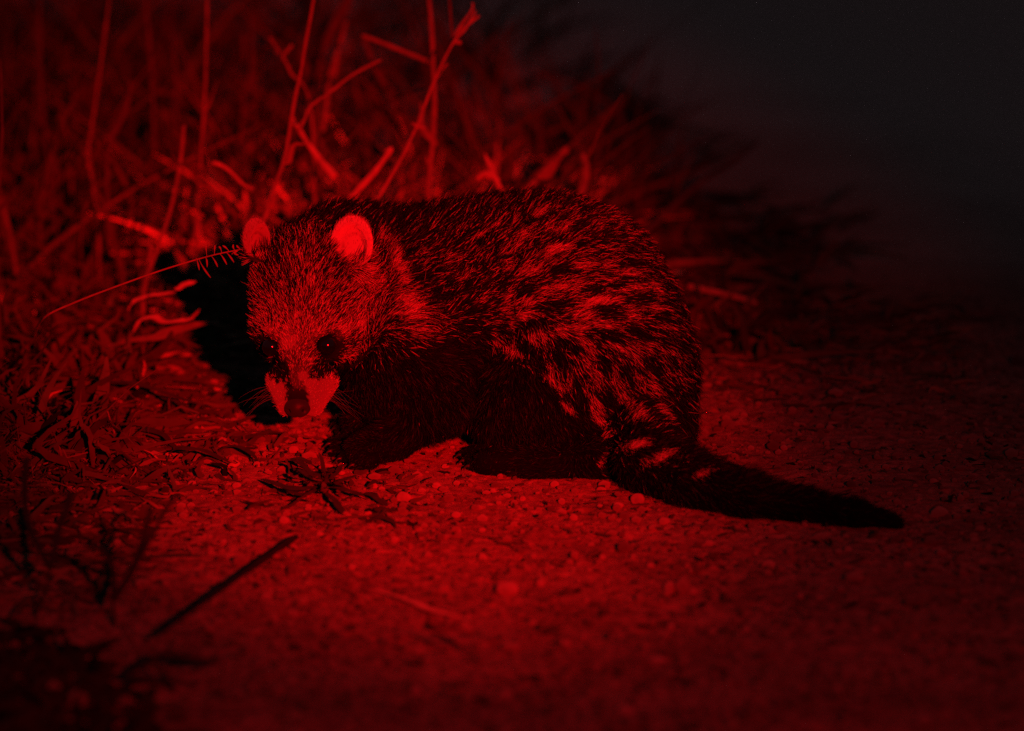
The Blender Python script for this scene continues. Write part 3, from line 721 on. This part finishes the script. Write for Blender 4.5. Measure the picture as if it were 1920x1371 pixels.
patch('distant_tufts', 'soft dim grass tufts fading into the dark beyond the rump', 420, (1050, 1560), (230, 480), (0.05, 0.17), (0.004, 0.010), 0.9, 0.5, (0.1, 0.6), 0.35, 69,
      lambda u, v, r: r.random(len(u)) < np.clip(1.0 - (u - 1050) / 260, 0.0, 1), droop=0.6)
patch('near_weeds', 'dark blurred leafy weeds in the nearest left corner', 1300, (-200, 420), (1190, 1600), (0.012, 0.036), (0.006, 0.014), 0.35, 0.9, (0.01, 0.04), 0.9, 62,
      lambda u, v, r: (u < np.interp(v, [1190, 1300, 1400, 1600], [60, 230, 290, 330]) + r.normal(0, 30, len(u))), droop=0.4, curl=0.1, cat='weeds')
# ---- single stalks, straws and sticks: (label, category, name, y of foot, y of top, points top to bottom, widths in pixels, tone, rooted)
m_tone = {}
def tone_mat(c):
    k = tuple(round(x, 3) for x in c)
    if k not in m_tone: m_tone[k] = material('stalk', k, 0.75, 0.2, noise=(90, 3, 0.7, 1.15), bump=(500, 0.3, 0.0006))
    return m_tone[k]
def smooth_path(P, n=6):
    P = np.array(P, float); out = []
    for i in range(len(P) - 1):
        p0 = P[max(i - 1, 0)]; p1 = P[i]; p2 = P[i + 1]; p3 = P[min(i + 2, len(P) - 1)]
        for t in np.linspace(0, 1, n, endpoint=False):
            out.append(0.5 * ((2 * p1) + (p2 - p0) * t + (2 * p0 - 5 * p1 + 4 * p2 - p3) * t * t + (3 * p1 - p0 - 3 * p2 + p3) * t ** 3))
    out.append(P[-1]); return np.array(out)
def stalk(name, label, cat, pts, y0, y1, w0, w1, c, rooted=True, side=(), group=None, nodes=True):
    n = len(pts)
    P = [QY(u, v, y0 + (y1 - y0) * i / max(n - 1, 1)) for i, (u, v) in enumerate(pts)]
    if rooted:
        b = P[-1].copy(); b2 = b + (P[-1] - P[-2]) / (np.linalg.norm(P[-1] - P[-2]) + 1e-9) * min(0.05, max(b[2], 0.01)); b2[2] = max(b2[2], 0.0)
        b3 = b2.copy(); b3[2] = -0.004
        P.append(b2) if np.linalg.norm(b2 - b) > 0.004 else None
        if b2[2] > 0.01: P.append(b3)
    C = smooth_path(P, 6)
    t = np.linspace(0, 1, len(C)); s_ = (D0 + (y0 + y1) / 2) / D0 / PXM
    wd = (w0 + (w1 - w0) * t) * 0.36 * s_ * (1 + 0.10 * np.sin(t * 23 + w0))
    if nodes: wd = wd * (1 + 0.12 * (np.abs((t * 4.0) % 1 - 0.5) < 0.06))
    V, Fc = tube(name, C, wd * (1 - 0.55 * (t < 0.02)), None)
    V = V + (np.random.default_rng(len(pts) * 31 + int(pts[0][0])).normal(0, 0.05, (len(V), 1)) * np.repeat(wd, 8)[:, None]) * np.array([1, 1, 0.2])
    o = mesh_obj(name, V, Fc, tone_mat(c)); tag(o, label, cat, group)
    rq = np.random.default_rng(int(pts[0][0] * 3 + pts[-1][1]))
    if rooted and len(C) > 14 and w1 < 15:
        for k in range(2):
            j = int(rq.uniform(0.3, 0.8) * len(C)); d_ = C[max(j - 3, 0)] - C[j]; d_ /= np.linalg.norm(d_) + 1e-9
            Vs, Fs, Cs = blades(C[j][None], (d_ + rq.normal(0, 0.35, 3))[None], np.array([rq.uniform(0.012, 0.035)]), np.array([wd[j] * 3.2]), rq.normal(0, 0.25, (1, 3)), np.array([c]), seed=int(rq.integers(9999)), curl=0.15)
            mesh_obj('leaf_sheath', Vs, Fs, m_blade, o, cols=Cs, smooth=False)
    for (nm, sp_, sy0, sy1, a, b) in side:
        Cc = smooth_path([QY(u, v, sy0 + (sy1 - sy0) * i / (len(sp_) - 1)) for i, (u, v) in enumerate(sp_)], 5)
        V, Fc = tube(nm, Cc, np.linspace(a, b, len(Cc)) * 0.5 * s_, None); mesh_obj(nm, V, Fc, tone_mat(c), o)
    return o
ST = (0.17, 0.13, 0.08); DM = (0.07, 0.053, 0.035); BR = (0.30, 0.22, 0.14); GR = (0.028, 0.036, 0.018)
stalk('grass_stalk', 'long dim stalk bent near its foot, second from the left edge', 'grass stalk', [(206,-10),(196,70),(185,150),(172,240),(166,285),(172,330)], 0.72, 0.66, 5, 9, ST)
stalk('grass_stalk', 'thin straight upright stalk left of the ear, crossing the whole top', 'grass stalk', [(389,-10),(387,80),(385,160),(378,280),(370,400),(366,470)], 0.62, 0.58, 6, 9, ST)
stalk('grass_stalk', 'leaning stalk with a knot rising behind the left ear', 'grass stalk', [(590,-10),(575,70),(563,140),(552,190),(535,290),(512,360),(500,400)], 0.42, 0.38, 6, 14, ST,
      side=[('side_shoot', [(551,178),(545,220),(560,245)], 0.41, 0.41, 5, 5)])
stalk('straw', 'thick bright broken straw sloping down right above the head', 'straw', [(546,218),(570,258),(600,300),(628,332)], 0.50, 0.46, 8, 20, BR, nodes=False, rooted=False)
stalk('twig', 'thin pale twig reaching up right from the knotted stalk', 'twig', [(716,112),(665,138),(620,172),(582,200),(572,222),(560,245)], 0.46, 0.42, 6, 8, ST, rooted=False)
stalk('grass_stalk', 'slanting stalk with a small seed head leaning right over the back', 'grass stalk', [(892,20),(872,55),(850,80),(815,150),(780,240),(745,310),(706,378)], 0.44, 0.36, 5, 9, (0.22, 0.16, 0.10),
      side=[('seed_head', [(850,80),(858,62),(872,50),(890,36),(898,30)], 0.44, 0.43, 6, 5), ('seed_head', [(852,82),(856,60),(884,20),(886,5)], 0.44, 0.44, 5, 4),
            ('side_shoot', [(775,235),(797,241)], 0.41, 0.41, 6, 5), ('leaf_stub', [(848,78),(862,80)], .44, .43, 7, 8)])
stalk('grass_stalk', 'tall upright stalk behind the shoulder, crossed by the slanting one', 'grass stalk', [(804,-10),(809,50),(812,115),(815,190),(812,260),(806,330),(802,380)], 0.55, 0.5, 10, 13, DM if False else ST)
stalk('straw', 'short straw leaning against the tall upright stalk', 'straw', [(678,66),(720,82),(765,100),(806,117)], 0.58, 0.54, 10, 11, ST, rooted=False, nodes=False)
stalk('grass_stalk', 'short thin stalk hanging from the top edge beside the seed head', 'grass stalk', [(842,-10),(845,30),(849,78)], 0.46, 0.44, 7, 6, DM, rooted=False)
stalk('grass_stalk', 'wide dim blade leaning right near the top middle', 'grass stalk', [(682,70),(700,120),(728,170),(756,220)], 0.8, 0.8, 14, 10, DM)
stalk('grass_stalk', 'broad faint blade arching from the top edge above the head', 'grass stalk', [(660,-10),(630,40),(600,110),(580,180),(566,260)], 1.0, 0.95, 24, 14, DM)
stalk('grass_stalk', 'faint upright stalk right of the knotted one', 'grass stalk', [(650,40),(632,100),(618,150),(606,240),(600,330)], 0.8, 0.75, 10, 13, ST)
stalk('twig', 'small forked twig floating in the grass above the head', 'twig', [(505,70),(520,92),(535,115),(546,138)], 0.60, 0.58, 7, 6, ST, rooted=True,
      side=[('fork', [(530,104),(540,94),(548,84)], 0.6, 0.6, 6, 5)])
stalk('grass_stalk', 'faint upright stalk nearest the upper left corner', 'grass stalk', [(74,-10),(76,90),(78,190),(88,280),(96,350)], 0.9, 0.8, 6, 10, DM)
stalk('grass_stalk', 'dim thin stalk between the two long upright ones', 'grass stalk', [(272,-10),(278,60),(284,120),(286,170)], 0.9, 0.85, 9, 8, DM)
stalk('grass_stalk', 'bright stalk running up the very left edge', 'grass stalk', [(1,110),(3,190),(4,260),(0,330)], 0.30, 0.28, 5, 9, DM)
stalk('straw', 'bright short straw at the left ear side of the grass', 'straw', [(345,235),(341,285),(333,335),(318,400),(300,455)], 0.50, 0.45, 8, 10, ST)
stalk('straw', 'curved bright straw arching left of the ear', 'straw', [(398,305),(415,310),(432,322),(455,345),(475,355)], 0.45, 0.43, 11, 5, BR, rooted=False, nodes=False)
stalk('straw', 'bright bent straw rising just behind the neck', 'straw', [(722,285),(733,280),(722,296),(700,325),(675,352),(655,378)], 0.45, 0.42, 10, 20, BR, nodes=False)
stalk('straw', 'small bright curl of straw above the middle of the back', 'straw', [(897,335),(905,328),(918,326),(930,336),(936,350)], 0.48, 0.46, 15, 13, BR, nodes=False)
stalk('straw', 'straight blurred straw leaning right above the back', 'straw', [(1064,277),(1040,302),(1012,330),(1000,345)], 0.55, 0.52, 14, 14, ST, nodes=False)
stalk('straw', 'short upright straw above the rump', 'straw', [(1092,290),(1100,312),(1096,345),(1088,370)], 0.60, 0.55, 14, 18, ST, nodes=False)
stalk('straw', 'bright horizontal straw lying behind the rump', 'straw', [(1290,536),(1322,544),(1362,552),(1418,568)], 0.52, 0.54, 14, 12, BR, rooted=False, nodes=False)
stalk('straw', 'upright straw under the bright horizontal one behind the rump', 'straw', [(1344,565),(1346,590),(1342,625)], 0.50, 0.50, 10, 13, ST, nodes=False)
stalk('straw', 'lone leaning straw in the dark at right', 'straw', [(1572,450),(1550,475),(1525,505),(1490,535)], 0.75, 0.78, 9, 14, ST, nodes=False)
stalk('grass_stalk', 'long faint stem slanting up right behind the rump', 'grass stalk', [(1420,265),(1370,310),(1310,345),(1275,375),(1240,410)], 0.90, 0.75, 6, 16, DM)
for i, (a, b, c, d, y) in enumerate([(1128,205,1112,330,.9),(1210,240,1196,370,1.0),(955,250,962,340,.8),(1010,180,1006,330,1.0),(1158,215,1180,300,1.1),(470,30,465,190,1.0),(455,60,452,260,.9),(322,60,330,250,.95),(245,150,228,225,.7),(130,80,140,300,1.0)]):
    stalk('grass_stalk', 'faint blurred upright stalk in the dark grass behind', 'grass stalk', [(a, b), ((a + c) / 2 + 4, (b + d) / 2), (c, d)], y, y - .03, 7, 12, DM, group='faint stalks in the background grass')

# the fine seed spray that touches the left ear, in focus
def spray():
    P = smooth_path([Q(456, 467, 60), Q(415, 475, 60), Q(379, 484, 55), Q(312, 504, 30), Q(235, 531, -10), Q(141, 567, -60), Q(80, 598, -120), QZ(60, 640, 0)], 5)
    V, Fc = tube('x', P, np.linspace(0.9, 2.0, len(P)) / PXM, None)
    o = mesh_obj('seed_spray', V, Fc, tone_mat((0.20, 0.15, 0.09))); tag(o, 'thin dry seed spray in sharp focus whose tip touches the left ear', 'seed spray')
    r = np.random.default_rng(4)
    for k, (u, du, dv, L_) in enumerate([(452,-8,-5,1),(448,-9,9,1),(441,-10,-9,1),(436,10,12,1.1),(430,-6,-11,1),(424,12,16,1.3),(416,-4,-14,1.3),(412,14,18,1.5),(402,-3,-18,1.3),(396,12,18,1.5),
                     (388,-2,-22,1.3),(384,10,14,1.2),(372,20,36,1.2),(368,6,26,1.2)]):
        v = np.interp(u, [379, 415, 456], [484, 475, 467])
        a = Q(u, v, 57); b = Q(u + du, v + dv, 57 + r.uniform(-8, 12)); m_ = (a + b) / 2 + np.array([0, 0, 0.001])
        b = b + r.normal(0, 0.0014, 3); m_ = m_ + r.normal(0, 0.0008, 3); C = bez(a, m_, b, 8); rad = np.array([.6, .6, .7, 1.1, 1.6, 1.7, 1.3, .5]) / PXM
        V, Fc = tube('x', C, rad, None, sides=6); mesh_obj('spikelet', V, Fc, tone_mat((0.20, 0.15, 0.09)), o)
spray()

# flat leaves lying on or near the ground
def leaf(name, label, pts, wpx, c, z=None, w=None, cat='leaf', parent=None, fold=0.35, tipw=0.06, group=None):
    P = [QZ(u, v, zz) for (u, v), zz in zip(pts, z)]
    C = smooth_path(P, 6); n = len(C); t = np.linspace(0, 1, n)
    T = np.gradient(C, axis=0); T /= np.linalg.norm(T, axis=1)[:, None]
    side = np.cross(T, [0, -0.45, 1.0]); side /= np.linalg.norm(side, axis=1)[:, None]; up = np.cross(side, T); up *= np.sign(up[:, 2:3] + 1e-6)
    wd = wpx / PXM * 0.5 * np.clip(np.sin(np.pi * np.clip(t * 0.93 + 0.07, 0, 1)) ** 0.6, tipw, 1)
    th = 0.0006; rj = np.random.default_rng(int(pts[0][0] * 7 + pts[-1][1]))
    wd = wd * (1 + 0.22 * np.interp(t, np.linspace(0, 1, 9), rj.normal(size=9))); C = C + side * (np.interp(t, np.linspace(0, 1, 6), rj.normal(0, 0.0007, 6)))[:, None] + up * (np.interp(t, np.linspace(0, 1, 6), rj.normal(0, 0.0006, 6)))[:, None]
    ring = []
    for s, f in ((-1, fold), (-.5, fold * .35), (0, 0), (.5, fold * .35), (1, fold)): ring.append(C + side * (wd * s)[:, None] + up * (wd * f * 0.6)[:, None])
    for s, f in ((1, fold), (.5, fold * .35), (0, 0), (-.5, fold * .35), (-1, fold)): ring.append(C + side * (wd * s * 0.98)[:, None] + up * (wd * f * 0.6 - th)[:, None])
    V = np.stack(ring, 1); m = V.shape[1]; V = V.reshape(-1, 3); V[:, 2] = np.maximum(V[:, 2], 0.0012); fs = []
    for i in range(n - 1):
        for j in range(m): fs.append((i * m + j, i * m + (j + 1) % m, (i + 1) * m + (j + 1) % m, (i + 1) * m + j))
    fs.append(tuple(range(m))); fs.append(tuple((n - 1) * m + k for k in range(m))[::-1])
    o = mesh_obj(name, V, fs, tone_mat(c), parent)
    if parent is None: tag(o, label, cat, group)
    return o
leaf('fallen_leaf', 'long dark blade lying across the dust left of the snout', [(188,716),(235,716),(268,722),(335,745),(400,764)], 12, GR, [.02,.03,.03,.02,.004])
leaf('fallen_leaf', 'short dark blade just below the long one left of the snout', [(300,742),(325,752),(350,765),(384,772)], 11, GR, [.012,.014,.01,.003])
leaf('fallen_leaf', 'dark curved blade arching down at the edge of the bare ground', [(246,809),(275,806),(304,814),(322,832),(345,848)], 13, GR, [.012,.018,.016,.008,.002])
leaf('fallen_leaf', 'dark thin blade lying at the left margin of the bare ground', [(155,798),(200,792),(235,797),(272,806)], 6, GR, [.01,.014,.01,.004])
leaf('fallen_leaf', 'slender dull blade left of the arched leaf', [(192,836),(225,842),(255,838),(290,828)], 6, (0.08,0.07,0.04), [.004,.008,.007,.003])
leaf('leaf', 'arched dark leaf standing off the ground below the snout', [(312,872),(322,848),(350,840),(385,846),(412,860),(440,872)], 9, GR, [.001,.014,.02,.016,.009,.002])
leaf('leaf', 'small dark hooked leaf right of the arched one', [(400,850),(428,838),(455,842),(478,858),(484,868)], 7, GR, [.004,.01,.011,.006,.001])
leaf('leaf', 'broad dull leaf with ribbed surface pointing at the black shadow', [(408,602),(370,610),(335,619),(290,632),(248,640),(200,650)], 24, (0.13,0.10,0.055), [.055,.05,.045,.04,.035,.03])
leaf('straw', 'bright twisted dry leaf curling at the edge of the shadow', [(372,580),(362,594),(345,601),(308,605),(288,594),(262,600),(248,622)], 13, BR, [.07,.055,.055,.05,.055,.05,.04], cat='dry leaf')
leaf('straw', 'bright upper curl of dry leaf beside the shadow', [(240,580),(250,566),(272,558),(292,552),(330,545)], 11, BR, [.06,.068,.07,.075,.08], cat='dry leaf')
leaf('straw', 'short bright dry leaf nearest the black shadow', [(328,541),(348,534),(368,530)], 14, BR, [.085,.088,.09], cat='dry leaf')
leaf('straw', 'pale straw lying in the middle foreground', [(700,1105),(750,1120),(800,1140),(850,1152),(884,1162)], 9, BR, [.003,.005,.006,.005,.003], cat='straw')
leaf('straw', 'fainter pale straw below the middle foreground one', [(742,1176),(775,1188),(815,1202),(850,1210)], 9, ST, [.002,.004,.005,.003], cat='straw')
leaf('twig', 'short dark twig lying right of the two foreground straws', [(815,1186),(845,1202),(880,1222)], 6, GR, [.004,.006,.004], cat='twig')
# rosette weed in front of the paw
ro = mesh_obj('weed', *tube('x', [QZ(604, 915, 0.0), QZ(604, 912, 0.004), QZ(604, 908, 0.010)], [0.004, 0.0035, 0.002], None), tone_mat(GR))
tag(ro, 'small dark rosette weed growing in front of the forepaw', 'weed')
for pts, wpx, z in [([(604,910),(565,915),(530,910),(488,896)],13,[.006,.016,.014,.006]), ([(604,910),(585,890),(560,868),(545,862)],9,[.006,.02,.022,.02]), ([(600,880),(585,868),(560,860),(545,860)],9,[.01,.02,.02,.016]),
    ([(604,910),(608,885),(604,862),(598,848)],8,[.006,.02,.03,.034]), ([(604,910),(625,890),(640,872),(650,868)],9,[.006,.018,.02,.015]), ([(606,912),(640,915),(672,925),(690,935)],11,[.006,.012,.01,.004]),
    ([(604,912),(625,935),(640,955),(648,968)],10,[.006,.012,.008,.003]), ([(602,912),(575,925),(548,925),(530,915)],9,[.006,.012,.012,.01]), ([(606,908),(628,905),(655,895),(668,890)],8,[.006,.014,.014,.01]),
    ([(602,905),(578,895),(560,880),(548,890)],8,[.006,.024,.026,.014])]:
    leaf('leaf', None, pts, wpx, GR, z, parent=ro)
rr_ = np.random.default_rng(77)
for k in range(22):
    a_ = rr_.uniform(0, 6.28); r0 = rr_.uniform(0, 38); cx_, cy_ = 606 + r0 * math.cos(a_) * 1.3, 905 + r0 * 0.5 * math.sin(a_); Lk = rr_.uniform(14, 40)
    a2 = a_ + rr_.normal(0, 0.7); ex, ey = cx_ + Lk * math.cos(a2) * 1.2, cy_ + Lk * math.sin(a2) * 0.55
    leaf('leaf', None, [(cx_, cy_), ((cx_ + ex) / 2 + rr_.normal(0, 3), (cy_ + ey) / 2 - 3), (ex, ey)], rr_.uniform(6, 13), GR if k % 3 else (0.09, 0.07, 0.045), [rr_.uniform(.002, .012), rr_.uniform(.008, .022), rr_.uniform(.002, .016)], parent=ro)
leaf('leaf', 'flat dark leaf lying right of the rosette weed', [(678,924),(695,928),(712,938),(727,948)], 15, GR, [.003,.006,.006,.002])
leaf('leaf', 'curved dark leaf with a pale middle farthest right of the weed', [(684,984),(700,973),(722,970),(738,978),(742,990)], 10, GR, [.002,.006,.008,.006,.002])
leaf('leaf', 'tiny dark leaf above the flat one by the weed', [(688,912),(702,905),(720,908)], 8, GR, [.003,.006,.002])
# dark blurred weeds in the near left
def forked(label, trunk, branches, y, w0, name='bare_weed'):
    y = float(QZ(*trunk[-1], 0.0)[1])
    P = smooth_path([QY(u, v, y) for u, v in trunk], 5); 
    b = P[-1].copy(); b[2] = -0.005; P = np.vstack([P, b]) if P[-1][2] > 0.003 else P
    V, Fc = tube('x', P, np.linspace(w0 * 0.4, w0 * 0.65, len(P)) * 0.5 / PXM, None)
    o = mesh_obj(name, V, Fc, tone_mat(GR)); tag(o, label, 'weed')
    for br, a, b_ in branches:
        C = smooth_path([QY(u, v, y + 0.012 * i) for i, (u, v) in enumerate(br)], 5)
        V, Fc = tube('x', C, np.linspace(a, b_, len(C)) * 0.55 / PXM, None); mesh_obj('branch', V, Fc, tone_mat(GR), o)
forked('blurred dark forked weed nearest the left edge in the foreground', [(94,1066),(84,1110),(66,1158)], [([(94,1066),(78,1035),(62,1004),(46,985),(29,972)],10,5), ([(96,1066),(102,1033),(112,987),(125,954),(132,925)],9,12),
       ([(62,1004),(50,966),(46,908),(50,860)],8,12)], -0.72, 11)
forked('blurred dark weed with several branches right of the leftmost one', [(212,1125),(213,1150),(214,1178)], [([(212,1125),(250,1066),(271,1000),(283,954)],10,10), ([(250,1066),(287,1000),(316,946),(335,930)],9,6),
       ([(212,1125),(212,1066),(190,1030),(165,1022)],9,8), ([(250,1066),(228,1050),(205,1045)],7,5)], -0.74, 12)
_P = smooth_path([QZ(u, v, z) for u, v, z in [(558,1006,.006),(541,1016,.010),(470,1066,.018),(375,1133,.022),(290,1193,.014)]], 6)
_V, _F = tube('x', _P, np.interp(np.linspace(0, 1, len(_P)), [0, .15, .4, 1], [1.5, 6.0, 5.2, 3.2]) / PXM * (1 + 0.15 * np.sin(np.linspace(0, 31, len(_P)))), None)
tag(mesh_obj('stick', _V, _F, tone_mat((0.012, 0.012, 0.010))), 'long dark blurred stick sloping up across the lower left', 'stick')
forked('lowest dark blurred weed with flat side leaves near the bottom left', [(291,1236),(312,1270),(332,1308)], [([(291,1236),(316,1225),(360,1238),(404,1242)],12,8), ([(233,1266),(290,1276),(350,1284),(418,1291)],9,12), ([(291,1236),(262,1250),(240,1262)],12,8)], -0.90, 13)
